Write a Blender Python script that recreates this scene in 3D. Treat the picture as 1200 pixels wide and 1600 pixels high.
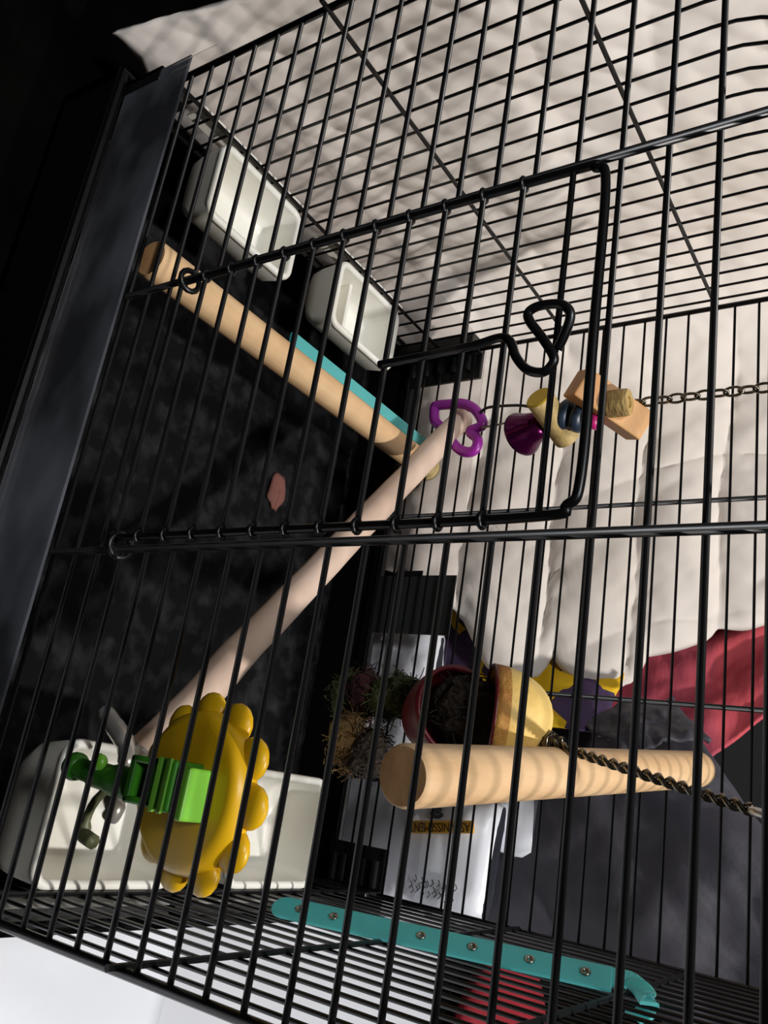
import bpy, bmesh, math, random
from mathutils import Vector, Matrix, Euler, noise
random.seed(7)
for o in list(bpy.data.objects): bpy.data.objects.remove(o)
SC = bpy.context.scene
COL = SC.collection
S = 0.0165                       # one unit = one wire pitch of the cage, in metres
W, A_, B_, D = 27.16, 9.28, 17.79, 20.16   # cage width, the two front bars, depth
ZT, RC = 17.8, 3.5               # roof height, radius of the rounded roof edge
ZF = -8.6                        # floor

# ------------------------------------------------------------------ camera
CP = Vector((22.706, -13.9085, 19.376))
yaw, pitch, roll, F = -0.3827, 0.5904, -0.0578, 1309.1
cy, sy, cp, sp = math.cos(yaw), math.sin(yaw), math.cos(pitch), math.sin(pitch)
fwd = Vector((sy*cp, cy*cp, -sp)); rgt = Vector((cy, -sy, 0)); upv = rgt.cross(fwd)
c_, s_ = math.cos(roll), math.sin(roll)
R1 = c_*rgt + s_*upv; U1 = -s_*rgt + c_*upv
cam = bpy.data.cameras.new('camera'); camo = bpy.data.objects.new('camera', cam); COL.objects.link(camo)
cam.sensor_fit = 'VERTICAL'; cam.sensor_height = 36; cam.sensor_width = 27
cam.lens = 36*F/1600; cam.clip_start = 0.01
X, Y, Z = U1, -R1, -fwd          # the phone was held on its side
camo.matrix_world = Matrix(((X.x, Y.x, Z.x, CP.x*S), (X.y, Y.y, Z.y, CP.y*S), (X.z, Y.z, Z.z, CP.z*S), (0, 0, 0, 1)))
SC.camera = camo
# ------------------------------------------------------------------ world, lamps, exposure
w = bpy.data.worlds.new('room_dark'); SC.world = w; w.use_nodes = True
w.node_tree.nodes['Background'].inputs[0].default_value = (0.95, 0.95, 1.0, 1)
w.node_tree.nodes['Background'].inputs[1].default_value = 0.018
def lamp(name, loc, target, size, power, col):
    l = bpy.data.lights.new(name, 'AREA'); l.shape = 'DISK'; l.size = size; l.energy = power; l.color = col
    o = bpy.data.objects.new(name, l); COL.objects.link(o)
    o.location = Vector(loc)*S
    o.rotation_euler = (Vector(target)-Vector(loc)).to_track_quat('-Z', 'Y').to_euler()
lamp('ceiling_lamp', (52, 26, 104), (14, 12, 0), 0.085, 29, (1.0, 0.965, 0.93))
lamp('fill_lamp', (4, -34, 92), (14, 14, 0), 0.25, 13, (0.95, 0.97, 1.0))  # added fill light to lift front- and left-facing sides
SC.view_settings.view_transform = 'Standard'; SC.view_settings.look = 'None'
SC.view_settings.gamma = 1; SC.view_settings.use_curve_mapping = False
SC.view_settings.exposure = 0.0

# ------------------------------------------------------------------ pixel helpers (photo is 1200 x 1600)
def ray(px, py): return R1*((py-800)/F) + U1*((px-600)/F) + fwd
def on(px, py, ax, val):
    d = ray(px, py); i = 'xyz'.index(ax)
    return CP + d*((val-CP[i])/d[i])

# ------------------------------------------------------------------ materials
def srgb(c):
    return tuple((v/255/12.92 if v/255 <= .04045 else ((v/255+.055)/1.055)**2.4) for v in c)
def mat(name, c1, c2=None, scale=8, rough=.5, bump=0, bscale=None, metal=0, stretch=(1, 1, 1), spec=.5, detail=4, ramp=(.35, .65), sss=0, coat=0):
    m = bpy.data.materials.new(name); m.use_nodes = True
    nt = m.node_tree; b = nt.nodes['Principled BSDF']
    b.inputs['Roughness'].default_value = rough; b.inputs['Metallic'].default_value = metal
    b.inputs['Specular IOR Level'].default_value = spec
    if coat: b.inputs['Coat Weight'].default_value = coat
    if sss:
        b.inputs['Subsurface Weight'].default_value = sss; b.inputs['Subsurface Radius'].default_value = (.01, .01, .008); b.inputs['Subsurface Scale'].default_value = .3
    tc = nt.nodes.new('ShaderNodeTexCoord'); mp = nt.nodes.new('ShaderNodeMapping')
    nt.links.new(tc.outputs['Object'], mp.inputs[0])
    mp.inputs['Scale'].default_value = stretch
    if c2 is None: c2 = tuple(v*.9 for v in c1)
    n = nt.nodes.new('ShaderNodeTexNoise'); n.inputs['Scale'].default_value = scale/S/10; n.inputs['Detail'].default_value = detail
    nt.links.new(mp.outputs[0], n.inputs['Vector'])
    r = nt.nodes.new('ShaderNodeValToRGB')
    r.color_ramp.elements[0].position = ramp[0]; r.color_ramp.elements[1].position = ramp[1]
    r.color_ramp.elements[0].color = (*srgb(c1), 1); r.color_ramp.elements[1].color = (*srgb(c2), 1)
    nt.links.new(n.outputs['Fac'], r.inputs[0]); nt.links.new(r.outputs[0], b.inputs['Base Color'])
    if bump:
        n2 = nt.nodes.new('ShaderNodeTexNoise'); n2.inputs['Scale'].default_value = (bscale or scale*3)/S/10; n2.inputs['Detail'].default_value = 5
        nt.links.new(mp.outputs[0], n2.inputs['Vector'])
        bm_ = nt.nodes.new('ShaderNodeBump'); bm_.inputs['Strength'].default_value = bump; bm_.inputs['Distance'].default_value = .3*S
        nt.links.new(n2.outputs['Fac'], bm_.inputs['Height']); nt.links.new(bm_.outputs[0], b.inputs['Normal'])
    return m
M = {}
M['wire'] = mat('black_coated_wire', (12, 12, 14), (17, 16, 17), 3, .36, spec=.42)
M['wire_worn'] = mat('black_coated_wire_worn', (16, 15, 16), (70, 62, 55), 2.2, .35, ramp=(.62, .8))
M['tray'] = mat('black_tray_plastic', (7, 7, 8), (11, 10, 10), 3, .5, .1, spec=.25)
M['clip'] = mat('black_clip_plastic', (16, 17, 17), (26, 27, 26), 4, .4)
M['liner'] = mat('dirty_tray_liner', (9, 9, 11), (48, 48, 50), 9, .9, .5, 30, detail=8, ramp=(.47, .8), spec=.15)
M['cup'] = mat('white_cup_plastic', (240, 239, 232), (224, 220, 206), 1.2, .35, .03, sss=.1)
M['dowel'] = mat('pale_dowel_wood', (222, 186, 142), (208, 168, 122), 3, .6, .08, 12, stretch=(4, .25, 4))
M['endgrain'] = mat('dowel_end_grain', (198, 152, 104), (180, 132, 84), 6, .7, .2)
M['bleached'] = mat('bleached_perch_wood', (225, 200, 182), (206, 178, 158), 2, .65, .15, 8)
M['teal'] = mat('teal_plastic', (112, 214, 214), (122, 220, 218), 2, .45, sss=.35)
nt_ = M['teal'].node_tree; tl_ = nt_.nodes.new('ShaderNodeBsdfTranslucent'); mx_ = nt_.nodes.new('ShaderNodeMixShader'); mx_.inputs[0].default_value = .45
pb_ = nt_.nodes['Principled BSDF']; cr_ = pb_.inputs['Base Color'].links[0].from_socket
nt_.links.new(cr_, tl_.inputs[0]); nt_.links.new(pb_.outputs[0], mx_.inputs[1]); nt_.links.new(tl_.outputs[0], mx_.inputs[2])
nt_.links.new(mx_.outputs[0], nt_.nodes['Material Output'].inputs[0])
M['rivet'] = mat('grey_rivet_metal', (190, 190, 180), (150, 150, 140), 5, .3, metal=1)
M['chrome'] = mat('chrome_metal', (210, 206, 198), (180, 175, 168), 5, .25, metal=.55)
M['olive'] = mat('olive_plastic', (104, 106, 74), (88, 92, 60), 5, .5)
M['brass'] = mat('aged_nickel_wire', (150, 142, 126), (110, 100, 84), 5, .3, metal=1)
M['yellow'] = mat('yellow_plastic', (232, 186, 24), (222, 170, 14), 2, .35, sss=.1)
M['green'] = mat('green_plastic', (58, 130, 30), (46, 112, 24), 3, .35)
M['lime'] = mat('lime_plastic', (120, 190, 60), (108, 176, 50), 3, .35)
M['purple'] = mat('purple_plastic', (160, 40, 160), (148, 34, 150), 3, .35)
M['bell'] = mat('purple_bell_metal', (96, 12, 76), (70, 8, 56), 4, .22, metal=.75)
M['block'] = mat('toy_block_wood', (222, 170, 112), (196, 136, 80), 2, .55, .1, 10, stretch=(1, 1, 4))
M['logyel'] = mat('yellow_dyed_wood', (208, 172, 40), (190, 150, 34), 4, .55, .2)
M['bark'] = mat('peeled_log_wood', (214, 190, 132), (176, 146, 88), 5, .7, .4)
M['ringwood'] = mat('bark_ring_wood', (196, 166, 104), (130, 98, 52), 9, .7, .4, stretch=(1, 1, 3))
M['blue'] = mat('slate_blue_bead', (44, 62, 84), (28, 40, 56), 4, .4)
M['pink'] = mat('pink_bead', (214, 40, 130), (196, 30, 116), 4, .4)
M['redcup'] = mat('dark_red_cup', (104, 20, 32), (70, 12, 20), 5, .4, .1)
M['cocoa'] = mat('coconut_shell', (238, 204, 124), (226, 184, 96), 1.4, .6, .15, 12, stretch=(3, 3, .4))
M['rim'] = mat('reddish_rim', (168, 104, 44), (206, 158, 74), 9, .7, .4)
M['fluff'] = mat('brown_fluff', (52, 40, 28), (30, 22, 16), 14, .95, 1, 30)
M['loofah'] = mat('green_loofah', (80, 88, 50), (44, 52, 28), 9, .95, 1, 26)
M['loofahr'] = mat('dark_red_loofah', (58, 14, 18), (36, 8, 12), 9, .95, 1, 26)
M['loofaht'] = mat('tan_loofah', (150, 130, 74), (104, 76, 42), 8, .95, 1, 22)
M['duvet'] = mat('white_duvet_cotton', (220, 212, 204), (206, 195, 184), .35, .85, .16, 1.3)
M['redcloth'] = mat('red_blanket_cloth', (196, 74, 82), (150, 62, 84), .6, .8, .15, 8, stretch=(1, 1, 3), ramp=(.4, .6))
M['darkbag'] = mat('charcoal_bag_fabric', (70, 68, 76), (56, 54, 60), .8, .6, .2, 8)
M['whitebag'] = mat('white_bag_plastic', (236, 238, 244), (222, 225, 232), .8, .3, .1, 3)
M['gold'] = mat('gold_label', (214, 160, 50), (226, 176, 80), 1.5, .4)
M['ink'] = mat('dark_brown_ink', (84, 56, 14), (70, 44, 10), 3, .6)
M['greyink'] = mat('grey_ink', (86, 88, 92), (60, 62, 66), 3, .6)
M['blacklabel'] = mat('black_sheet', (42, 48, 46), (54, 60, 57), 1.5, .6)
M['paper'] = mat('white_paper', (226, 230, 238), (236, 239, 245), .6, .6, .05)
M['board'] = mat('pale_grey_board', (208, 211, 218), (216, 218, 224), .6, .35)
M['cushion'] = mat('red_cushion_cloth', (164, 34, 48), (140, 24, 38), 2, .8, .2)
M['floor'] = mat('black_carpet', (3, 3, 3), (9, 10, 8), 2, .95, .3, 30, spec=.02)
M['scrap'] = mat('reddish_scrap', (120, 74, 64), (98, 58, 50), 6, .8, .3)
# yellow and purple printed cloth: a print of irregular cells
def print_mat():
    m = bpy.data.materials.new('yellow_purple_print'); m.use_nodes = True; nt = m.node_tree; b = nt.nodes['Principled BSDF']
    b.inputs['Roughness'].default_value = .8
    tc = nt.nodes.new('ShaderNodeTexCoord'); v = nt.nodes.new('ShaderNodeTexVoronoi'); v.inputs['Scale'].default_value = .72/S; v.inputs['Randomness'].default_value = .7
    nt.links.new(tc.outputs['Object'], v.inputs['Vector'])
    sep = nt.nodes.new('ShaderNodeSeparateColor'); nt.links.new(v.outputs['Color'], sep.inputs[0])
    r = nt.nodes.new('ShaderNodeValToRGB'); r.color_ramp.interpolation = 'CONSTANT'
    r.color_ramp.elements[0].color = (*srgb((226, 180, 14)), 1)
    e = r.color_ramp.elements[1]; e.position = .52; e.color = (*srgb((66, 48, 82)), 1)
    nt.links.new(sep.outputs[0], r.inputs[0]); nt.links.new(r.outputs[0], b.inputs['Base Color'])
    return m
M['print'] = print_mat()
# clear splash-guard plastic: see-through, glossy, pale blotches painted in for room reflections
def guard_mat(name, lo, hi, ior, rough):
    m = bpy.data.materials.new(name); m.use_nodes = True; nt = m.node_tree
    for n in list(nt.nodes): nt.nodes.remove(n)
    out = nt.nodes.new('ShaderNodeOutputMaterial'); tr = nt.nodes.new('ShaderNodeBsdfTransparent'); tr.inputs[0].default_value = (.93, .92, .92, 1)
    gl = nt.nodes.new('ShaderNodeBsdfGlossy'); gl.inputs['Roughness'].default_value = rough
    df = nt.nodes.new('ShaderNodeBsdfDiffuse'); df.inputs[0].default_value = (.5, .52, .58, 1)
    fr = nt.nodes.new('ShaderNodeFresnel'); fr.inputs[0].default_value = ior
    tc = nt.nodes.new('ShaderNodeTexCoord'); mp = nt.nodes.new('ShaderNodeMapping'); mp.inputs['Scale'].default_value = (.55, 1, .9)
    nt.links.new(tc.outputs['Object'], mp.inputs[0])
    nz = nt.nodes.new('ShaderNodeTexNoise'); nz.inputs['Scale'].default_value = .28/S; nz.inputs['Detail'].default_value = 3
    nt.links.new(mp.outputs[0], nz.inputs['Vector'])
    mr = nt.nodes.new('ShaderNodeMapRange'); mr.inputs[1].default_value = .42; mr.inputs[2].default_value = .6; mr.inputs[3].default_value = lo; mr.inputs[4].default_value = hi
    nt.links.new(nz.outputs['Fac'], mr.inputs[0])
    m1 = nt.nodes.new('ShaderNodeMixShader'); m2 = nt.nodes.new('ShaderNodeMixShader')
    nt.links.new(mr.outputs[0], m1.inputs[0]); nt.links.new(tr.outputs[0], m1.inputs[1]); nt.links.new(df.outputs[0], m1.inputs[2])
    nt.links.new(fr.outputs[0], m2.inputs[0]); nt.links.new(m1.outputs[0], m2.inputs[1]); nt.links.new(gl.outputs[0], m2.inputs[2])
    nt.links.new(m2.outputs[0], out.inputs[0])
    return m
M['guard'] = guard_mat('clear_plastic_painted_reflections', .08, .36, 1.5, .12)
M['clear'] = guard_mat('clean_clear_plastic', .0, .012, 1.12, .05)

# ------------------------------------------------------------------ object helpers
ORG = {}
def thing(name, label, cat, loc, group=None):
    o = bpy.data.objects.new(name, None); COL.objects.link(o); o.empty_display_size = .02
    o.location = Vector(loc)*S; o['label'] = label; o['category'] = cat
    if group: o['group'] = group
    ORG[o.name] = Vector(loc); return o
def org(p):
    return ORG[p.name] if p is not None else Vector((0, 0, 0))
def tag(o, label, cat, group=None):
    o['label'] = label; o['category'] = cat
    if group: o['group'] = group
    return o
def obj(name, vf, m, parent=None, smooth=True, loc=None):
    """vf = (verts in absolute units, faces); the object's origin is its thing's base"""
    verts, faces = vf
    base = org(parent) if parent is not None else Vector(loc if loc is not None else (0, 0, 0))
    me = bpy.data.meshes.new(name)
    me.from_pydata([(Vector(v)-base)*S for v in verts], [], faces)
    bm = bmesh.new(); bm.from_mesh(me); bmesh.ops.recalc_face_normals(bm, faces=bm.faces); bm.to_mesh(me); bm.free()
    if smooth:
        for p in me.polygons: p.use_smooth = True
    mm = m if isinstance(m, list) else [m]
    for x in mm: me.materials.append(M[x])
    o = bpy.data.objects.new(name, me); COL.objects.link(o)
    if parent is not None: o.parent = parent
    else: o.location = base*S
    ORG[o.name] = base
    return o
def autosmooth(o, ang=35):
    me = o.data; bm = bmesh.new(); bm.from_mesh(me)
    for e in bm.edges:
        if len(e.link_faces) == 2 and e.calc_face_angle(0) > math.radians(ang): e.smooth = False
    bm.to_mesh(me); bm.free(); return o
def bevel(o, wdt, seg=2):
    md = o.modifiers.new('bevel', 'BEVEL'); md.width = wdt*S; md.segments = seg; md.limit_method = 'ANGLE'; return o
def join(*vfs):
    V, Fc = [], []
    for v, f in vfs:
        n = len(V); V += list(v); Fc += [tuple(i+n for i in q) for q in f]
    return V, Fc
def box(x0, x1, y0, y1, z0, z1):
    V = [(x, y, z) for z in (z0, z1) for y in (y0, y1) for x in (x0, x1)]
    return V, [(0, 1, 3, 2), (4, 5, 7, 6), (0, 1, 5, 4), (2, 3, 7, 6), (0, 2, 6, 4), (1, 3, 7, 5)]
def obox(c, ax, ay, az, hx, hy, hz):
    V = [Vector(c)+ax*(i*hx)+ay*(j*hy)+az*(k*hz) for k in (-1, 1) for j in (-1, 1) for i in (-1, 1)]
    return V, [(0, 1, 3, 2), (4, 5, 7, 6), (0, 1, 5, 4), (2, 3, 7, 6), (0, 2, 6, 4), (1, 3, 7, 5)]
def frame_of(d):
    d = Vector(d).normalized(); a = Vector((0, 0, 1)) if abs(d.z) < .9 else Vector((1, 0, 0))
    u = d.cross(a).normalized(); return d, u, d.cross(u)
def tube(pts, r, seg=8, closed=False, cap=True):
    pts = [Vector(p) for p in pts]; n = len(pts); V, Fc = [], []
    rr = r if isinstance(r, (list, tuple)) else [r]*n
    u = None
    for i in range(n):
        if closed: t = (pts[(i+1) % n]-pts[i-1])
        else: t = pts[min(i+1, n-1)]-pts[max(i-1, 0)]
        t.normalize()
        if u is None: _, u, _ = frame_of(t)
        u = (u-t*u.dot(t)).normalized(); v = t.cross(u)
        for k in range(seg):
            a = 2*math.pi*k/seg; V.append(pts[i]+(u*math.cos(a)+v*math.sin(a))*rr[i])
    for i in range(n if closed else n-1):
        j = (i+1) % n
        for k in range(seg): Fc.append((i*seg+k, i*seg+(k+1) % seg, j*seg+(k+1) % seg, j*seg+k))
    if cap and not closed:
        Fc.append(tuple(range(seg))); Fc.append(tuple((n-1)*seg+k for k in range(seg)))
    return V, Fc
def lathe(c, d, prof, seg=28, sx=1.0):
    """prof: (distance along d, radius)"""
    d, u, v = frame_of(d); V, Fc = [], []
    for h, r in prof:
        for k in range(seg):
            a = 2*math.pi*k/seg; V.append(Vector(c)+d*h+(u*math.cos(a)*sx+v*math.sin(a))*r)
    n = len(prof)
    for i in range(n-1):
        for k in range(seg): Fc.append((i*seg+k, i*seg+(k+1) % seg, (i+1)*seg+(k+1) % seg, (i+1)*seg+k))
    if prof[0][1] > 1e-4: Fc.append(tuple(range(seg)))
    if prof[-1][1] > 1e-4: Fc.append(tuple((n-1)*seg+k for k in range(seg)))
    return V, Fc
def smoothpath(pts, sub=5):
    P = [Vector(p) for p in pts]; out = []
    for i in range(len(P)-1):
        p0, p1, p2, p3 = P[max(i-1, 0)], P[i], P[i+1], P[min(i+2, len(P)-1)]
        for s in range(sub):
            t = s/sub
            out.append(.5*((2*p1)+(p2-p0)*t+(2*p0-5*p1+4*p2-p3)*t*t+(3*p1-p0-3*p2+p3)*t*t*t))
    return out+[P[-1]]
def fbm(p, o=4):
    return noise.fractal(Vector(p), 1.0, 2.0, o)
WIRES = {}
def wire(name, p0, p1, r, parent, seg=8, m='wire'):
    p0, p1 = Vector(p0), Vector(p1); L = (p1-p0).length; key = (round(L, 3), round(r, 4), m)
    me = WIRES.get(key)
    if me is None:
        v, f = tube([(0, 0, 0), (0, 0, L)], r, seg)
        me = bpy.data.meshes.new(name); me.from_pydata([Vector(q)*S for q in v], [], f)
        for p in me.polygons: p.use_smooth = len(p.vertices) == 4
        me.materials.append(M[m]); WIRES[key] = me
    o = bpy.data.objects.new(name, me); COL.objects.link(o)
    if parent is not None: o.parent = parent
    o.location = (p0-org(parent))*S
    o.rotation_mode = 'QUATERNION'; o.rotation_quaternion = (p1-p0).to_track_quat('Z', 'Y')
    ORG[o.name] = org(parent)
    return o
def grid(f, nu, nv):
    V = [f(i/(nu-1), j/(nv-1)) for j in range(nv) for i in range(nu)]
    Fc = [(j*nu+i, j*nu+i+1, (j+1)*nu+i+1, (j+1)*nu+i) for j in range(nv-1) for i in range(nu-1)]
    return V, Fc
def solid(o, t, off=-1):
    md = o.modifiers.new('thickness', 'SOLIDIFY'); md.thickness = t*S; md.offset = off; return o

# ------------------------------------------------------------------ the setting
fl = obj('floor', box(-70, 75, -45, 90, ZF-1, ZF), 'floor', None, False, (0, 0, ZF)); fl['kind'] = 'structure'

# ------------------------------------------------------------------ duvet: padded quilt hanging round the back and left of the cage
XR = [(-9, 11.2), (-6, 11.2), (-4.67, 11.3), (-2.55, 13.0), (-1.6, 13.6), (-.4, 15.7), (.5, 16.5), (1.7, 15.9), (2.24, 14.3), (2.8, 15.2), (3.7, 15.9),
      (4.8, 16.1), (5.7, 15.5), (6.2, 14.0), (7.35, 13.5), (8.8, 12.7), (9.2, 12.1), (10.5, 11.8), (11.5, 11.3), (14, 10), (24, 7)]
def lerp(tab, z):
    for (a, x), (b, y) in zip(tab, tab[1:]):
        if z <= b: return x+(y-x)*max(0, (z-a)/(b-a))
    return tab[-1][1]
def duvet_base(s, z):
    xl = -2.5-.30*(z+7); yb = max(22.4, 23.3+.62*(z+3)); yf = -.9+.39*(z+6.7); xr = lerp(XR, z); rad = 6
    L1 = max(1, (yb-rad)-yf); L2 = rad*math.pi/2; L3 = max(1, xr-(xl+rad)); T = L1+L2+L3; d = s*T
    if d < L1: return Vector((xl, yf+d, z)), Vector((1, 0, .3)).normalized(), d
    if d < L1+L2:
        a = (d-L1)/rad; c = Vector((xl+rad, yb-rad, z))
        return c+Vector((-math.cos(a)*rad, math.sin(a)*rad, 0)), Vector((math.cos(a), -math.sin(a), .4)).normalized(), d
    return Vector((xl+rad+(d-L1-L2), yb, z)), Vector((0, -1, .6)).normalized(), d
NU, NV = 260, 150
def duvet_f(u, v):
    zb = -6.5-1.8*min(1, max(0, (u-.03)/.2)); z = zb+v*(22.7-zb)
    b, n, d = duvet_base(u, z)
    zz = z+.9*fbm((d*.06, 3, z*.05), 2)+.02*d
    ph = ((zz-2.3)/4.1) % 1.0                       # stitched channels
    puff = (abs(math.sin(math.pi*ph)))**.55
    ph2 = ((d+1.6*fbm((d*.05, z*.12, 7), 2))/8.3) % 1.0
    puff *= .45+.55*(abs(math.sin(math.pi*ph2)))**.4
    edge = min(1.0, min(u, 1-u)/.03)**.5
    wgt = .22+.78*min(1, max(0, (d-24)/8))
    h = .75*puff*edge*wgt
    seam = 1-abs(math.sin(math.pi*ph))
    h += 0.05*seam**2*math.sin(d*4.2+3*fbm((d*.3, z*.3, 1), 2))*edge
    h += .5*fbm((d*.11, z*.11, 11), 2)+.14*fbm((d*.35+z*.3, z*.12, 4), 3)-.22*abs(fbm((d*.3-z*.35, z*.25+d*.1, 14), 3))+.07*math.sin(d*2.2+z*1.1+5*fbm((d*.15, z*.15, 21), 2))*max(0, fbm((d*.09, z*.11, 31), 2))+.02*fbm((d*1.1, z*.8, 9), 3)
    if z < -6.5: h -= .25*(-6.5-z)
    p = b+n*(h-.6)
    if d < 7: p.z += .3*math.sin(d*1.1)*max(0, 1-(z+6.5)/4)
    return p
du = obj('duvet', grid(duvet_f, NU, NV), 'duvet', None, True, (4, 24, ZF))
tag(du, 'bulky off-white quilted duvet hanging behind and left of the black cage', 'duvet')
solid(du, .35)

# ------------------------------------------------------------------ cloths, bags and panels round the cage
def cloth(name, quad, m, amp, fr, seed, n=46, thick=.15, bulge=0, loc=None, fold=None):
    q = [Vector(p) for p in quad]
    nrm = (q[1]-q[0]).cross(q[3]-q[0]).normalized()
    if nrm.y > 0: nrm = -nrm
    def f(u, v):
        p = q[0]*(1-u)*(1-v)+q[1]*u*(1-v)+q[2]*u*v+q[3]*(1-u)*v
        h = amp*fbm((p.x*fr+seed, p.y*fr, p.z*fr), 4)+bulge*math.sin(math.pi*u)**.6*math.sin(math.pi*v)**.6
        if fold: h += fold(u, v)
        e = .35*amp*Vector((fbm((p.x*fr, seed, p.z*fr), 3), 0, fbm((p.z*fr, seed+4, p.x*fr), 3)))
        return p+nrm*h+e
    base = loc if loc is not None else min(q, key=lambda p: p.z)
    o = obj(name, grid(f, n, n), m, None, True, base); solid(o, thick); return o
# red blanket slung behind the quilt
red = cloth('blanket', [on(925, 1010, 'y', 34), on(935, 1330, 'y', 30), on(1330, 1010, 'y', 38), on(1330, 850, 'y', 42)], 'redcloth', .5, .25, 3,
            fold=lambda u, v: .14*math.sin((v*1.2+u*5.5)*3.0), thick=.2)
tag(red, 'red and plum blanket showing beyond the duvet edge', 'blanket')
# charcoal bag leaning behind the right half of the rear wires
db = cloth('fabric_bag', [(19.0, 26.3, ZF), (27.6, 26.2, ZF), (31.0, 28.0, 19.0), (17.9, 29.2, 8.8)], 'darkbag', .6, .22, 9, 60, .3, .9,
           fold=lambda u, v: .25*math.sin(9*(u*.6+v*.8))*v)
tag(db, 'large charcoal fabric bag standing behind the right rear wires', 'bag')
hb = cloth('dark_jacket', [on(905, 1125, 'y', 26.6), on(975, 1185, 'y', 25.4), on(1110, 1150, 'y', 26.6), on(1050, 1085, 'y', 28)], 'darkbag', .6, .5, 21, 36, .3, .5)
tag(hb, 'crumpled charcoal jacket lying between red blanket and charcoal bag', 'jacket')
# yellow and purple cloth
yc = cloth('printed_cloth', [(11.0, 25.0, ZF), (18.8, 24.5, ZF), (18.5, 26.9, 4.9), (12.4, 30.6, 5.6)], 'print', .5, .4, 5, 44, .15, .2)
tag(yc, 'yellow and purple printed cloth bunched under the duvet edge', 'cloth')
# plump white plastic bag with the gold label
def bag_f(x0, x1, z0, z1, y0, dep, seed, topf=None):
    def f(u, v):
        a = u*2*math.pi; cx, sx = math.cos(a), math.sin(a)
        ex = math.copysign(abs(cx)**.45, cx); ey = math.copysign(abs(sx)**.6, sx)
        z = z0+(z1-z0)*v; hw = (x1-x0)/2; k = (1-abs(2*v-1)**6)**.5
        t = topf(ex) if topf else 0
        p = Vector(((x0+x1)/2+hw*ex*(.9+.1*k), y0+dep/2+dep/2*ey*(.25+.75*k), z+t*v))
        h = .2*fbm((p.x*.4+seed, p.z*.4, p.y*.3), 3)+.42*abs(fbm((p.x*.5+p.z*.35, seed, p.z*.3-p.x*.2), 3))
        return p+Vector((ex*.3, ey, 0)).normalized()*h
    return f
wb = thing('plastic_bag', 'white plastic bag with gold lettered strip behind the rear wires', 'bag', (24.5, 23.8, ZF))
autosmooth(obj('sack', grid(bag_f(22.4, 27.7, ZF, 1.5, 22.6, 2.4, 2, lambda e: -.2*e), 64, 40), 'whitebag', wb), 60)
sdir = Vector((-.15, 0, 1)).normalized(); sx_ = Vector((sdir.z, 0, -sdir.x))
strip = obj('gold_strip', obox((23.95, 22.36, -.75), sdir, sx_, Vector((0, 1, 0)), 1.72, .27, .08), 'gold', wb, False); strip['label'] = 'gold strip with dark lettering'
cu = bpy.data.curves.new('lettering', 'FONT'); cu.body = 'ASSAINISSEMENT'; cu.size = .5*S; cu.align_x = 'CENTER'; cu.align_y = 'CENTER'; cu.extrude = .015*S
to = bpy.data.objects.new('lettering_source', cu); COL.objects.link(to); bpy.context.view_layer.update()
tme = bpy.data.meshes.new_from_object(to); bpy.data.objects.remove(to)
xs = [v.co.x for v in tme.vertices]; kx = 3.2*S/(max(xs)-min(xs))
lt = bpy.data.objects.new('lettering', tme); COL.objects.link(lt); tme.materials.clear(); tme.materials.append(M['ink'])
lt.parent = wb
mt = Matrix(((-sdir.x, sx_.x, 0), (0, 0, -1), (-sdir.z, sx_.z, 0))).to_4x4()     # reads downwards, tops of the letters to the right
lt.matrix_basis = Matrix.Translation((Vector((23.95, 22.27, -.75))-ORG[wb.name])*S) @ mt @ Matrix.Diagonal((kx, 1.15, 1, 1))
# grey print: a leaf-shaped emblem over the strip and stamped marks lower down
lp = []
for k in range(5):
    a = math.radians(-60+30*k); lp.append(lathe((23.3+.25*math.cos(a), 22.3, -1.0+.3*math.sin(a)), (0, 1, 0), [(0, .1), (.05, .1)], 10))
lp.append(lathe((23.2, 22.3, -1.0), (0, 1, 0), [(0, .24), (.05, .24)], 12))
obj('emblem', join(*lp), 'greyink', wb, False)
mk = []
for k in range(22):
    x = 26.6+.28*math.sin(k*2.3); z = -1.9+.11*k
    mk.append(tube([(x-.14, 22.3, z), (x+.02, 22.28, z+.12), (x+.16, 22.3, z-.02)], .025, 5))
obj('stamped_marks', join(*mk), 'greyink', wb)
wb2 = obj('plastic_bag', grid(bag_f(14.6, 22.2, ZF, -2.5, 22.2, 2.2, 8), 60, 34), 'whitebag', None, True, (18, 23.6, ZF))
tag(wb2, 'white plastic bag seen through the clear rear guard beside the black sheet', 'bag')
wb3 = obj('plastic_bag', grid(bag_f(21.3, 24.6, ZF, 2.7, 24.6, 0.8, 15), 40, 28), 'whitebag', None, True, (23, 25.0, ZF))
tag(wb3, 'white plastic bag edge between the gold-strip bag and charcoal bag', 'bag')
# right of the cage: paper, pale board, red cushion
def paper_f(u, v):
    x = 28.4+u*22; y = -12+v*26.2-.10*u*18
    z = ZF+.95+.25*fbm((x*.3, y*.3, 2), 3)+.5*max(0, v-.86)*3*math.sin(u*6+1)
    return (x, y, z)
pp = obj('paper_sheet', grid(paper_f, 40, 40), 'paper', None, True, (39, 1, ZF)); solid(pp, .12)
tag(pp, 'creased white paper sheet on the floor right of the cage', 'paper')
bd = obj('board', box(28.3, 62, -10, 38.6, ZF, ZF+.45), 'board', None, False, (45, 14, ZF)); bevel(bd, .1)
tag(bd, 'pale grey board on the floor right of the cage', 'board')
cs = obj('cushion', lathe((38.6, 46.3, ZF), (0, 0, 1), [(0, 5.2), (.25, 6.3), (.8, 6.9), (1.4, 6.9), (2, 6.2), (2.3, 4.6), (2.45, 2), (2.42, .01)], 48), 'cushion', None, True, (38.6, 46.3, ZF))
tag(cs, 'round dark red cushion on the black floor beyond the board', 'cushion')

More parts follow.
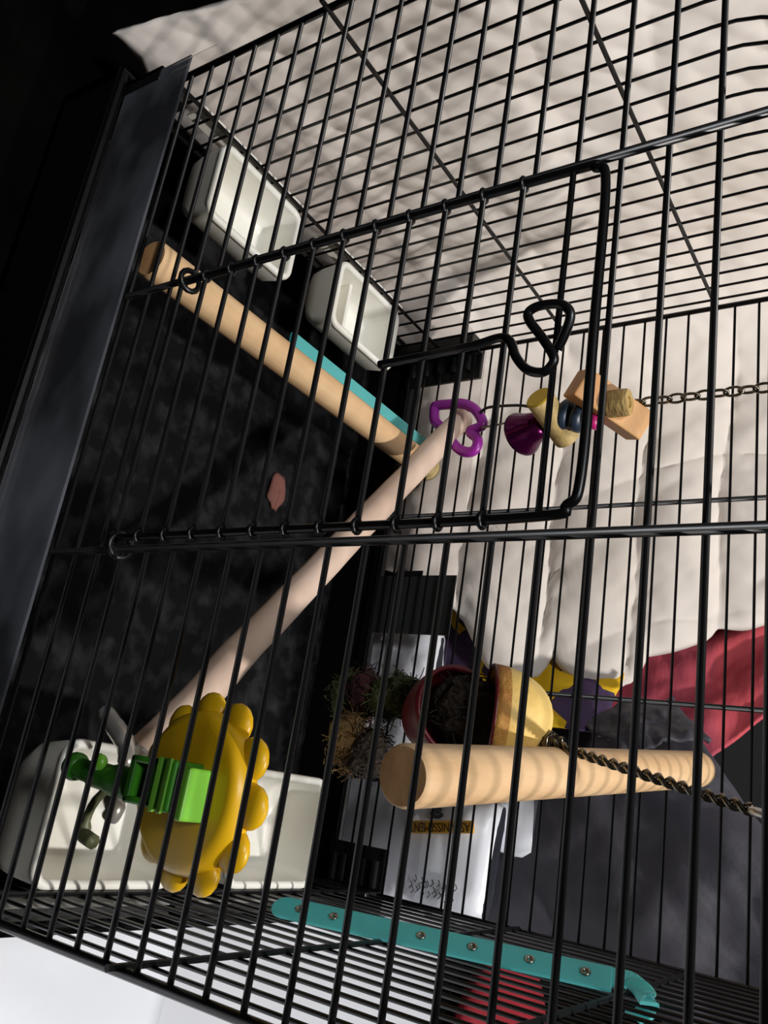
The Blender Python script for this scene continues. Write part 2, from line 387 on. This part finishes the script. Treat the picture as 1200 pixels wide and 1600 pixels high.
# ------------------------------------------------------------------ the cage
cage = thing('bird_cage', 'large black wire bird cage with rounded roof filling the picture', 'cage', (W/2, D/2, ZF))
RW, RB = .072, .105
ZB = -5.9
def inset(z):                     # how far the rounded roof edge comes in at height z
    if z <= ZT-RC: return 0.0
    t = z-(ZT-RC); return RC-math.sqrt(max(0, RC*RC-t*t))
DZ0, DZ1 = 1, 13                  # door opening, wires 1..13
for k in range(-5, 18):
    i = inset(k)
    if DZ0 <= k <= DZ1:
        wire('front_wire', (i, 0, k), (A_, 0, k), RW, cage); wire('front_wire', (B_, 0, k), (W-i, 0, k), RW, cage)
    else:
        wire('front_wire', (i, 0, k), (W-i, 0, k), RW, cage)
    wire('rear_wire', (i, D, k), (W-i, D, k), RW*.78, cage)
def hoop(y, z0=ZB):
    pts = [(0, y, z0), (0, y, ZT-RC)]
    for k in range(1, 9):
        a = math.pi/2*k/8; pts.append((RC-RC*math.cos(a), y, ZT-RC+RC*math.sin(a)))
    for k in range(0, 9):
        a = math.pi/2*k/8; pts.append((W-RC+RC*math.sin(a), y, ZT-RC+RC*math.cos(a)))
    pts.append((W, y, z0)); return pts
hm = None
for j in range(1, 22):
    y = .93*j-.03
    if hm is None:
        hm = obj('side_wire', tube(hoop(y), RW*.8, 8), 'wire', cage); y0 = y
    else:
        o = hm.copy(); COL.objects.link(o); o.location = (0, (y-y0)*S, 0)
for y in (0, D):
    obj('corner_frame', tube(hoop(y, -6.1), RB*1.15, 10), 'wire', cage)
    for x in (A_, B_): wire('upright_bar', (x, y-(.1 if y == 0 else -.1), -5.6 if y else -1.9), (x, y-(.1 if y == 0 else -.1), ZT), RB, cage, 10)
for x, sg in ((0, 1), (W, -1)):
    for z in (-2.75, 4.1 if x == 0 else 4.55, 11.23):
        wire('cross_bar', (x+sg*.1, -.42, z), (x+sg*.1, D, z), RB*.8, cage, 8, 'wire_worn' if z < 0 else 'wire')
for x in (A_, B_): wire('roof_bar', (x, 0, ZT+.12), (x, D, ZT+.12), RB*.9, cage)
# door: bent-rod frame, its own wires with wrapped ends, spring latch
door = obj('door', tube(smoothpath([(A_+.25, -.28, 1.0), (A_+.25, -.28, 7), (A_+.25, -.28, 12.9), (A_+.35, -.28, 13.55), (A_+.85, -.28, 13.8), (13.5, -.28, 13.82), (B_-1.1, -.28, 13.82),
           (B_-.5, -.28, 13.6), (B_-.3, -.28, 12.9), (B_-.28, -.28, 7), (B_-.28, -.28, .9)], 8), RB*.98, 10), 'wire', cage)
for k in range(1, 14):
    z = k-.12 if k < 13 else 13.05
    wire('door_wire', (A_+.25, -.28, z), (B_-.28, -.28, z), RW, door)
    if k < 13:
        for x in (A_+.25, B_-.28):
            c = obj('wire_eyelet', tube([(x+.15*math.cos(a), -.28+.15*math.sin(a), z) for a in [2*math.pi*q/10 for q in range(10)]], RW*.8, 6, True), 'wire', door)
for x in (A_+.1, B_-.1):
    obj('slide_loop', tube([(x+.32*math.cos(a), -.12+.32*math.sin(a), 1.0+.05*math.sin(a)) for a in [2*math.pi*q/14 for q in range(14)]], .09, 8, True), 'wire', door)
lp = [(593, 570), (668, 555), (740, 540), (780, 528), (797, 533), (806, 557), (823, 577), (846, 582), (860, 573), (865, 557), (846, 526), (828, 502), (826, 488), (843, 478), (873, 475), (888, 483), (891, 497), (882, 523), (871, 546)]
dep = [-.42]*9+[-.44, -.5, -.6, -.62, -.62, -.6, -.55, -.5, -.42, -.34]
obj('door_latch', tube(smoothpath([on(px, py, 'y', d) for (px, py), d in zip(lp, dep)], 5), .10, 10), 'wire_worn', door)
# tray
tr = join(box(-.9, W+.9, -.9, D+.9, ZF, ZF+.35), box(-.9, W+.9, -.9, -.45, ZF, -5.2), box(-.9, W+.9, D+.5, D+.9, ZF, -5.4), box(-.9, -.4, -.9, D+.9, ZF, -5.3), box(W+.4, W+.9, -.9, D+.9, ZF, -5.3))
tray = obj('tray', tr, 'tray', cage, False)
obj('tray_rim', tube([(-.75, -.7, -5.2), (W+.75, -.7, -5.2), (W+.75, D+.75, -5.35), (-.75, D+.75, -5.35)], .22, 8, True), 'tray', tray, False)
# clear splash guards with corner clips
def guard(x0, x1, y0, y1, z0, z1, m='clear'): return bevel(obj('splash_guard', box(x0, x1, y0, y1, z0, z1), m, cage, False), .03, 1)
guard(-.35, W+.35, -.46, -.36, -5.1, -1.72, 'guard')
gb = guard(-.35, W+.35, D+.36, D+.46, -5.3, -.6)
guard(-.5, -.4, -.3, D+.3, -5.2, -.65); guard(W+.4, W+.5, -.3, D+.3, -5.2, -.65)
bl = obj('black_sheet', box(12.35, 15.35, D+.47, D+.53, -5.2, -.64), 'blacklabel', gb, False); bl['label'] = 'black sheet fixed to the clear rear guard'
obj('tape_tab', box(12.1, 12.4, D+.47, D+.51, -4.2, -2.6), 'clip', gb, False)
def clip(x, y, sx, sy, ztop, wx):
    parts = [box(min(x-sx*.5, x+sx*.15), max(x-sx*.5, x+sx*.15), min(y-sy*.5, y+sy*1.0), max(y-sy*.5, y+sy*1.0), -5.4, ztop),
             box(min(x-sx*.5, x+sx*wx), max(x-sx*.5, x+sx*wx), min(y-sy*.5, y-sy*.25), max(y-sy*.5, y-sy*.25), -5.4, ztop)]
    for k in range(5):
        z = -5.0+k*(ztop+5.0)/5
        parts.append(box(min(x+sx*.2, x+sx*(wx-.5)), max(x+sx*.2, x+sx*(wx-.5)), min(y-sy*.25, y+sy*.05), max(y-sy*.25, y+sy*.05), z, z+.25))
    bevel(obj('corner_clip', join(*parts), 'clip', cage, False), .06)
clip(0, 0, 1, 1, -3.2, -.2); clip(W, 0, -1, 1, -1.7, .5); clip(0, D, 1, -1, -.7, 1.55); clip(W, D, -1, -1, -2.2, 1.9)

# ------------------------------------------------------------------ tray liner and a scrap on it
def liner_f(u, v):
    x = -.3+u*(W+.6); y = -.3+v*(D+.6)
    return (x, y, ZF+.5+.09*fbm((x*.6, y*.6, 1), 3)+.05*fbm((x*2.4, y*2.4, 5), 3))
ln = obj('tray_liner', grid(liner_f, 120, 90), 'liner', None, True, (W/2, D/2, ZF+.35)); tag(ln, 'speckled dark dirty liner spread on the cage tray', 'liner')
sc = on(432, 768, 'z', ZF+.6)
def scrap_f(u, v):
    a = u*2*math.pi; r = v*(1+.3*fbm((math.cos(a)*2, math.sin(a)*2, 3), 3))
    return Vector((sc.x+.95*r*math.cos(a), sc.y+.62*r*math.sin(a), ZF+.66+.16*(1-v*v)+.05*fbm((a, v*3, 0), 2)))
so = obj('food_scrap', grid(scrap_f, 24, 6), 'scrap', None, True, (sc.x, sc.y, ZF+.55)); solid(so, .1); tag(so, 'reddish brown dried scrap lying on the dark tray liner', 'scrap')

# ------------------------------------------------------------------ feeding cups, two hung on each side wall
def superrect(cx, cy, hx, hy, r, n=6):
    out = []
    for q, (sx, sy) in enumerate(((1, 1), (-1, 1), (-1, -1), (1, -1))):
        for k in range(n+1):
            a = math.pi/2*(q+k/n); out.append((cx+sx*(hx-r)+r*math.cos(a), cy+sy*(hy-r)+r*math.sin(a)))
    return out
def make_cup(side, y0, y1, label, zr=-3.0, deep=2.1, reach=3.55, divider=False):
    xw = 0 if side > 0 else W
    t = thing('feeding_cup', label, 'cup', (xw+side*1.8, (y0+y1)/2, zr-deep), 'white feeding cups on the cage sides')
    def ring(g, z, xin, rr):        # g: shrink, xin: reach at this height
        x0 = .25+g; x1 = xin-g; pts = superrect((x0+x1)/2, (y0+y1)/2, (x1-x0)/2, (y1-y0)/2-g, rr)
        return [(xw+side*x, y, z) for x, y in pts]
    n = 28
    levels = [(.0, zr, reach, .35), (.02, zr-.35, reach, .35), (.06, zr-deep*.55, reach-.12, .35), (.12, zr-deep*.8, reach-.45, .4), (.3, zr-deep*.95, reach-.9, .6), (.7, zr-deep, reach-1.1, .5)]
    V, Fc = [], []
    for l in levels: V += ring(*l)
    inner = [(.22, zr, reach, .4), (.26, zr-.4, reach, .4), (.3, zr-deep*.55, reach-.12, .4), (.36, zr-deep*.75, reach-.45, .4), (.6, zr-deep*.86, reach-.9, .4)]
    for l in inner[::-1]: V += ring(*l)
    m = len(levels)+len(inner)
    for i in range(m-1):
        if i == len(levels)-1: continue
        for k in range(n): Fc.append((i*n+k, i*n+(k+1) % n, (i+1)*n+(k+1) % n, (i+1)*n+k))
    for k in range(n): Fc.append((k, (k+1) % n, (m-1)*n+(k+1) % n, (m-1)*n+k))
    Fc.append(tuple(range((len(levels)-1)*n, len(levels)*n))); Fc.append(tuple(range(len(levels)*n, (len(levels)+1)*n)))
    autosmooth(obj('bowl', (V, Fc), 'cup', t), 50)
    # rolled rim
    obj('rim', tube([(xw+side*x, y, zr+.02) for x, y in superrect((.25+reach)/2, (y0+y1)/2, (reach-.25)/2-.08, (y1-y0)/2-.08, .45)], .16, 8, True), 'cup', t)
    # plate outside the wires
    bevel(obj('back_plate', box(min(xw-side*.3, xw-side*.16), max(xw-side*.3, xw-side*.16), y0-1.3, y1+.2, zr-.9, zr+.1), 'cup', t, False), .05)
    if divider: bevel(obj('divider', box(xw+side*.4 if side > 0 else xw-reach+.5, xw+reach-.5 if side > 0 else xw-.4, y0+1.5, y0+1.7, zr-deep*.75, zr-.5), 'cup', t, False), .04)
    return t
make_cup(1, 2.75, 7.55, 'white feeding cup on the left wall nearest the cage front')
make_cup(1, 10.6, 15.5, 'white feeding cup on the left wall beside the rear corner', divider=True)
make_cup(-1, 2.75, 8.2, 'white feeding cup on the right wall below the yellow flower', -2.9, 2.6, 4.4)
make_cup(-1, 10.9, 15.9, 'white feeding cup on the right wall nearest the teal hook strip', -2.9, 2.6, 4.4)

# ------------------------------------------------------------------ perches
def dowel(t, p0, p1, r, m, mend, nap='dowel', r1=None):
    p0, p1 = Vector(p0), Vector(p1); L = (p1-p0).length; r1 = r1 or r
    prof = [(0, r*.0+.001), (0, r*.9), (.06, r*.97), (.14, r)]+[(L*k/10, r+(r1-r)*k/10) for k in range(1, 10)]+[(L-.14, r1), (L-.06, r1*.97), (L, r1*.9), (L, .001)]
    o = autosmooth(obj(nap, lathe(p0, p1-p0, prof, 32), [m, mend], t), 40)
    n = 32
    for p in o.data.polygons:
        if p.index < n*1 or p.index >= n*(len(prof)-2): p.material_index = 1
    return o
pa0, pa1 = Vector((7.76, .1, -1.56)), Vector((6.62, 19.75, -3.0))
t = thing('perch', 'straight tan wooden dowel perch running front to back past the left cups', 'perch', pa0)
dowel(t, pa0, pa1, .66, 'dowel', 'endgrain')
d = (pa1-pa0).normalized()
obj('end_peg', lathe(pa1, d, [(0, .3), (.5, .3), (.5, .62), (.72, .66), (.95, .5), (.98, .01)], 20), 'bark', t)
# bleached branch perch slung across the cage
pb0, pb1 = on(222, 1182, 'y', 3.6), on(722, 655, 'y', 19.3)
t = thing('perch', 'thick bleached wooden perch slung diagonally across the cage', 'perch', pb0)
P = []; rr = []
for k in range(41):
    u = k/40; p = pb0.lerp(pb1, u)
    P.append(p+Vector((.08*fbm((u*6, 1, 0), 2), 0, .10*fbm((u*6, 7, 0), 2)))); rr.append((.60-.03*u)*(1+.06*fbm((u*9, 3, 3), 2)))
P = [P[0]]+P+[P[-1]]; rr = [rr[0]*.7]+rr+[rr[-1]*.75]
P[0] = P[1]-(P[2]-P[1]).normalized()*.12; P[-1] = P[-2]+(P[-2]-P[-3]).normalized()*.12
obj('branch', tube(P, rr, 24), 'bleached', t)
# its bolt, washer and wing nut
ax = (pb0-pb1).normalized()
obj('washer', lathe(pb0+ax*.12, ax, [(0, .75), (.1, .75)], 24), 'chrome', t, False)
obj('bolt', tube([pb0+ax*.1, pb0+ax*1.3], .14, 10), 'chrome', t)
wn = obj('wing_nut', lathe(pb0+ax*.5, ax, [(0, .38), (.25, .36), (.5, .26)], 16), 'chrome', t)
for path in (((196, 1196), (197, 1165), (180, 1136), (162, 1110)), ((188, 1222), (176, 1244), (180, 1262), (170, 1280))):
    obj('wing', tube(smoothpath([pb0+ax*.7]+[on(px, py, 'y', pb0.y-.8) for px, py in path], 5), [.16]*6+[.24]*5+[.28]*5+[.26]*4+[.2], 10), 'chrome', wn)
ow = [on(150, 1250, 'y', 2.0), on(132, 1290, 'y', 2.0), on(130, 1303, 'y', 2.0), on(146, 1316, 'y', 2.0)]
obj('plastic_tip', tube(smoothpath([pb0+ax*.7]+ow, 4), [.12]*8+[.2]*9, 8), 'olive', wn)
# upper dowel on the right
t = thing('perch', 'thick tan dowel perch running front to back beside the twisted wire', 'perch', (22.4, 1.3, 9.9))
dowel(t, (22.4, 1.25, 9.95), (20.19, 19.95, 11.2), .655, 'dowel', 'endgrain')
obj('end_washer', lathe((20.18, 20.0, 11.2), (-.117, .99, .066), [(0, .5), (.12, .5)], 20), 'chrome', t, False)
# ------------------------------------------------------------------ teal strips
def strip_verts(c0, c1, wdir, hw, th):
    d = (c1-c0).normalized(); n = d.cross(wdir).normalized(); pts = []
    L = (c1-c0).length
    for k in range(9):
        a = math.pi/2+math.pi*k/8; pts.append((hw+hw*math.cos(a), hw*math.sin(a)))
    pts += [(L, -hw), (L, hw)]
    V = [c0+d*(x-0)+wdir*y+n*s for s in (-th, th) for x, y in pts]; m = len(pts)
    Fc = [tuple(range(m)), tuple(range(m, 2*m))]+[(k, (k+1) % m, m+(k+1) % m, m+k) for k in range(m)]
    return V, Fc, d, n
lo = on(426, 1414, 'x', 26.75); hi0 = on(958, 1518, 'x', 26.75); hi1 = on(955, 1545, 'x', 26.75); hi = (hi0+hi1)/2
dd = (hi-lo).normalized(); wd = Vector((0, dd.z, -dd.y)).normalized(); wd = (wd*math.cos(.61)-Vector((1, 0, 0))*math.sin(.61)).normalized(); fn = dd.cross(wd).normalized()
if fn.x > 0: fn = -fn
c0 = lo+wd*.0
t = thing('hook_strip', 'flat teal plastic strip with rivets and hooked end on right wires', 'strip', lo)
V, Fc, d, n = strip_verts(lo, hi, wd, .44, .06)
bevel(obj('strip', (V, Fc), 'teal', t, False), .04)
hk = [on(946, 1524, 'x', 26.75), on(962, 1528, 'x', 26.75), on(984, 1532, 'x', 26.75), on(1002, 1545, 'x', 26.78), on(1012, 1562, 'x', 26.95), on(1013, 1577, 'x', 27.4), on(1002, 1586, 'x', 27.5), on(988, 1588, 'x', 27.5)]
hp = smoothpath(hk, 6); HV, HF = [], []
for i, p in enumerate(hp):
    tg = (hp[min(i+1, len(hp)-1)]-hp[max(0, i-1)]).normalized(); sd = tg.cross(fn).normalized(); hw = .32-.08*i/len(hp)
    HV += [p+sd*hw-fn*.06, p-sd*hw-fn*.06, p-sd*hw+fn*.06, p+sd*hw+fn*.06]
for i in range(len(hp)-1):
    for k in range(4): HF.append((i*4+k, i*4+(k+1) % 4, (i+1)*4+(k+1) % 4, (i+1)*4+k))
HF += [(0, 1, 2, 3), tuple((len(hp)-1)*4+k for k in range(4))]
obj('hook', (HV, HF), 'teal', t, False)
for f in (.09, .2, .47, .62, .78, .93):
    p = lo.lerp(hi, f)+fn*.05
    obj('rivet', lathe(p, fn, [(0, .15), (.05, .15), (.07, .11), (.04, .08), (.01, .05)], 16), 'rivet', t)
a, b = on(455, 528, 'z', -3.1), on(662, 694, 'z', -3.1)
t = thing('teal_strip', 'narrow teal plastic strip lying along the tan perch near left cups', 'strip', a)
dr = (b-a).normalized(); sd = Vector((-dr.y, dr.x, 0)); mid = (a+b)/2
bevel(obj('strip', obox(mid, dr, sd, Vector((0, 0, 1)), (b-a).length/2, .3, .12), 'teal', t, False), .05)

# ------------------------------------------------------------------ flower feeder clamped inside the front wires
fc = Vector((23.46, 1.95, 3.72)); up_ = Vector((0, 0, 1))
t = thing('flower_feeder', 'yellow plastic flower with rounded petals on a green clamp', 'bird toy', (23.5, 1.0, 1.0))
ax = Vector((-.03, 1, .10)).normalized()
obj('disc', lathe(fc-ax*.55, ax, [(0, .01), (0, 1.6), (.05, 1.75), (.16, 1.87), (.4, 1.95), (.62, 1.97), (.7, 1.92), (.75, 1.8), (.6, 1.65), (.5, .01)], 56), 'yellow', t)
_, fu, fv = frame_of(ax)
for k in range(11):
    a = 2*math.pi*(k+.35)/11; rd = fu*math.cos(a)+fv*math.sin(a); tg = ax.cross(rd)
    c = fc+ax*.05+rd*1.93; V, Fc = [], []
    for i in range(9):
        th = math.pi*i/8
        for j in range(16):
            ph = 2*math.pi*j/16
            V.append(c+tg*(.53*math.sin(th)*math.cos(ph))+rd*(.5*math.cos(th))+ax*(.26*math.sin(th)*math.sin(ph)))
    for i in range(8):
        for j in range(16): Fc.append((i*16+j, i*16+(j+1) % 16, (i+1)*16+(j+1) % 16, (i+1)*16+j))
    obj('petal', (V, Fc), 'yellow', t)
# green clamp: hollow block with ribs, stem running down
def P_(px, py, y): return on(px, py, 'y', y)
g0 = Vector((23.15, .55, 3.35)); cl = []
ya, yb_ = .45, 1.5
cl += [box(22.85, 23.95, ya, yb_, 2.75, 2.92), box(22.85, 23.95, ya, yb_, 3.55, 3.72), box(22.85, 23.02, ya, yb_, 2.75, 3.72), box(23.78, 23.95, ya, yb_, 2.75, 3.72), box(22.85, 23.95, 1.15, yb_, 2.75, 3.72)]
clampo = bevel(obj('clamp', join(*cl), 'green', t, False), .05)
bevel(obj('clamp_block', box(22.82, 23.98, ya-.04, yb_, 3.74, 4.36), 'green', clampo, False), .06)
for k in range(2):
    bevel(obj('clamp_rib', box(22.79, 24.02, ya-.1, ya, 3.8+.28*k, 3.95+.28*k), 'lime', clampo, False), .03)
bevel(obj('clamp_jaw', box(22.92, 24.1, ya, yb_, 4.4, 4.8), 'lime', t, False), .06)
st = [P_(212, 1228, 1.1), P_(180, 1219, 1.2), P_(148, 1209, 1.3), P_(122, 1200, 1.3)]
obj('stem', tube(smoothpath(st, 5), [.4]*6+[.34]*5+[.28]*5, 12), 'green', t)
obj('stem_foot', lathe(st[-1], Vector((-.2, .1, -1)), [(-.1, .3), (.1, .38), (.25, .36), (.36, .2), (.38, .01)], 18), 'green', t)
obj('lime_knob', lathe(P_(158, 1191, 1.0), (0, -1, .3), [(0, .2), (.12, .22), (.2, .12), (.22, .01)], 14), 'lime', t)

# ------------------------------------------------------------------ chain toy hanging near the back on the left
YT = 18.0
def q(px, py, y=YT): return on(px, py, 'y', y)
top = q(985, 631); xs_, ys_ = top.x, top.y
t = thing('chain_toy', 'wood block and bead toy with purple bell hanging on a steel chain', 'bird toy', (q(715, 665).x, YT, q(715, 665).z))
z = top.z-.1; k = 0
while z < ZT-.1:
    ring = []
    for i in range(16):
        a = 2*math.pi*i/16; lx = .17*math.cos(a); lz = .36*math.sin(a)
        ring.append((xs_+(lx if k % 2 else lx*.3), ys_+(lx*.3 if k % 2 else lx), z+.36+lz))
    obj('chain_link', tube(ring, .062, 6, True), 'brass', t); z += .56; k += 1
rg = q(967, 630); rd = (q(985, 630)-q(950, 634)).normalized()
rg = q(967, 630, YT-1.1)
obj('bark_ring', lathe(rg-rd*.6, rd, [(.1, .25), (.1, .54), (.18, .6), (.95, .58), (1.05, .54), (1.05, .26), (.95, .24)], 24), 'ringwood', t, False)
b0, b1 = q(900, 597, YT-2.0), q(1002, 668, YT+.7); bx = (b1-b0).normalized(); by = bx.cross(Vector((0, 1, 0))).normalized(); bz = bx.cross(by)
bk = bevel(obj('wood_block', obox((b0+b1)/2, bx, by, bz, (b1-b0).length/2, .66, .66), 'block', t, False), .07)
for c, r in ((q(886, 648, YT-.6), .72), (q(905, 653, YT-.5), .66)):
    bd_ = (q(905, 653)-q(880, 647)).normalized()
    obj('blue_bead', lathe(c-bd_*.3, bd_, [(0, .2), (.04, r*.8), (.2, r), (.4, r), (.56, r*.8), (.6, .2)], 28), 'blue', t)
c = q(929, 656, YT-.5); obj('pink_bead', lathe(c-rd*.25, rd, [(0, .1), (.05, .36), (.25, .46), (.45, .36), (.5, .1)], 20), 'pink', t)
l0, l1 = q(841, 620, YT-1.9), q(887, 686, YT+.5); ld = (l1-l0).normalized(); LL = (l1-l0).length
lg = obj('yellow_log', lathe(l0, ld, [(0, .001), (0, .56), (.06, .62), (LL-.06, .60), (LL, .54), (LL, .001)], 26), ['bark', 'logyel'], t)
for p in lg.data.polygons:
    if p.index < 26*2: p.material_index = 1
autosmooth(lg, 40)
bt, bb = q(848, 660, YT-.6), q(806, 684, YT+.3); bd_ = (bb-bt).normalized()
obj('bell', lathe(bt, bd_, [(0, .01), (.02, .3), (.12, .5), (.3, .62), (.7, .74), (1.15, .9), (1.35, 1.02), (1.45, 1.06), (1.4, .98), (1.1, .82), (.5, .6), (.3, .01)], 36), 'bell', t)
obj('wire_hook', tube(smoothpath([q(840, 655), q(836, 640), q(818, 634), q(790, 634), q(762, 637), q(750, 645)], 5), .07, 6), 'wire_worn', t)
obj('wire_hook', tube(smoothpath([q(836, 650), q(806, 657), q(776, 664), q(752, 668)], 4), .05, 6), 'brass', t)
hpx = [(680, 658), (679, 640), (682, 634), (700, 632), (722, 631), (740, 638), (751, 652), (754, 664), (746, 669), (736, 673), (737, 678), (745, 684), (746, 695), (739, 705), (726, 706), (714, 699), (702, 684), (692, 670)]
hpt = [on(px, py, 'y', YT+.25) for px, py in hpx]
hpt = smoothpath([hpt[-1]]+hpt+hpt[:2], 4)[4:-4]
obj('heart_ring', tube(hpt[:-1], .26, 10, True), 'purple', t)

# ------------------------------------------------------------------ cup and loofah toy on a twisted wire, right of centre
YC = 8.3
def r_(px, py, y=YC): return on(px, py, 'y', y)
t = thing('foraging_toy', 'hanging toy of half shells and loofah on a twisted wire', 'bird toy', (r_(560, 1110).x, YC, r_(560, 1110).z))
w0, w1 = on(857, 1160, 'y', 8.1), on(1176, 1266, 'y', 6.6)
dw, uw, vw = frame_of(w1-w0); LW = (w1-w0).length
for ph in (0, math.pi):
    obj('twisted_wire', tube([w0+dw*(LW*i/90)+(uw*math.cos(i*.62+ph)+vw*math.sin(i*.62+ph))*.085 for i in range(91)], .07, 6), 'brass', t)
ec = w1+dw*.45
obj('wire_eye', tube([ec+(dw*math.cos(a)+uw*math.sin(a))*.42 for a in [2*math.pi*i/20 for i in range(20)]], .09, 8, True), 'chrome', t)
hk = [ec+dw*.35]+[ec+dw*(.7+.1*i)+Vector((.1*i, 0, 0)) for i in range(4)]
hk.append(Vector((hk[-1].x+.1, hk[-1].y, ZT-.1))); obj('roof_hook', tube(smoothpath(hk, 4), .08, 8), 'chrome', t)
obj('knot', tube([w0+(uw*math.cos(i*.9)+vw*math.sin(i*.9))*.28+dw*(.03*i-.2) for i in range(16)], .07, 6), 'brass', t)
# a shell is a half cup opening downwards along the toy's axis
def shell(name, apex, mouth, rad, mo, mi, th=.12):
    d = (mouth-apex); L = d.length; d.normalize(); prof = []
    for i in range(13):
        a = math.pi/2*i/12; prof.append((L*(1-math.cos(a))**.85, max(.02, rad*math.sin(a)**.7)))
    inn = [(min(L, h+.12*(1-i/12)), max(.01, r-th)) for i, (h, r) in enumerate(prof)]
    ob = obj(name, lathe(apex, d, prof+inn[::-1], 40), [mo, mi], t)
    for p in ob.data.polygons:
        if p.index >= 12*40 or (mo == 'cocoa' and p.index >= 10*40): p.material_index = 1
    return ob
shell('pale_shell', r_(862, 1128, 8.6), r_(764, 1113, 7.6), 1.36, 'cocoa', 'rim')
obj('pale_shell_rim', tube([r_(764, 1113, 7.6)+(u*math.cos(a)+v*math.sin(a))*1.31 for (_, u, v) in [frame_of(r_(764, 1113, 7.6)-r_(862, 1128, 8.6))] for a in [2*math.pi*i/36 for i in range(36)]], .06, 8, True), 'redcup', t)
shell('red_shell', r_(655, 1130, 8.9), r_(716, 1110, 7.7), 1.33, 'redcup', 'redcup')
def lump(name, c, rx, ry, rz, m, seed, amp=.25):
    V, Fc = [], []
    for i in range(15):
        th = math.pi*i/14
        for j in range(24):
            ph = 2*math.pi*j/24; n = Vector((math.sin(th)*math.cos(ph), math.sin(th)*math.sin(ph), math.cos(th)))
            k = 1+amp*fbm(n*1.6+Vector((seed, 0, 0)), 4)+amp*.5*fbm(n*5+Vector((0, seed, 0)), 3)
            V.append(Vector(c)+Vector((n.x*rx, n.y*ry, n.z*rz))*k)
    for i in range(14):
        for j in range(24): Fc.append((i*24+j, i*24+(j+1) % 24, (i+1)*24+(j+1) % 24, (i+1)*24+j))
    rnd = random.Random(seed); parts = [(V, Fc)]
    for f in range(150):
        n = Vector((rnd.gauss(0, 1), rnd.gauss(0, 1), rnd.gauss(0, 1))).normalized(); b = Vector(c)+Vector((n.x*rx, n.y*ry, n.z*rz))*.92
        w = Vector((rnd.gauss(0, 1), rnd.gauss(0, 1), rnd.gauss(0, 1)))*.16
        parts.append(tube([b-w*.5, b+n*.1, b+n*.16+w*.5, b+n*.1+w*1.2], .018, 3, False, False))
    return obj(name, join(*parts), m, t)
lump('fibre_wad', r_(733, 1112, 8.0), 1.05, .9, 1.15, 'fluff', 3)
lump('green_loofah', r_(628, 1088), .62, .62, .6, 'loofah', 5)
lump('green_loofah', r_(603, 1092), .6, .6, .5, 'loofah', 8)
lump('dark_red_loofah', r_(572, 1086), .78, .7, .42, 'loofahr', 12)
lump('green_loofah', r_(546, 1088), .75, .7, .45, 'loofah', 15)
lump('tan_loofah', r_(545, 1160, 7.9), .85, .7, .62, 'loofaht', 18)
lump('brown_loofah', r_(578, 1176, 7.9), .7, .65, .55, 'fluff', 22)
obj('core_string', tube([w0, r_(768, 1112), r_(660, 1100), r_(545, 1090)], .05, 6), 'fluff', t)
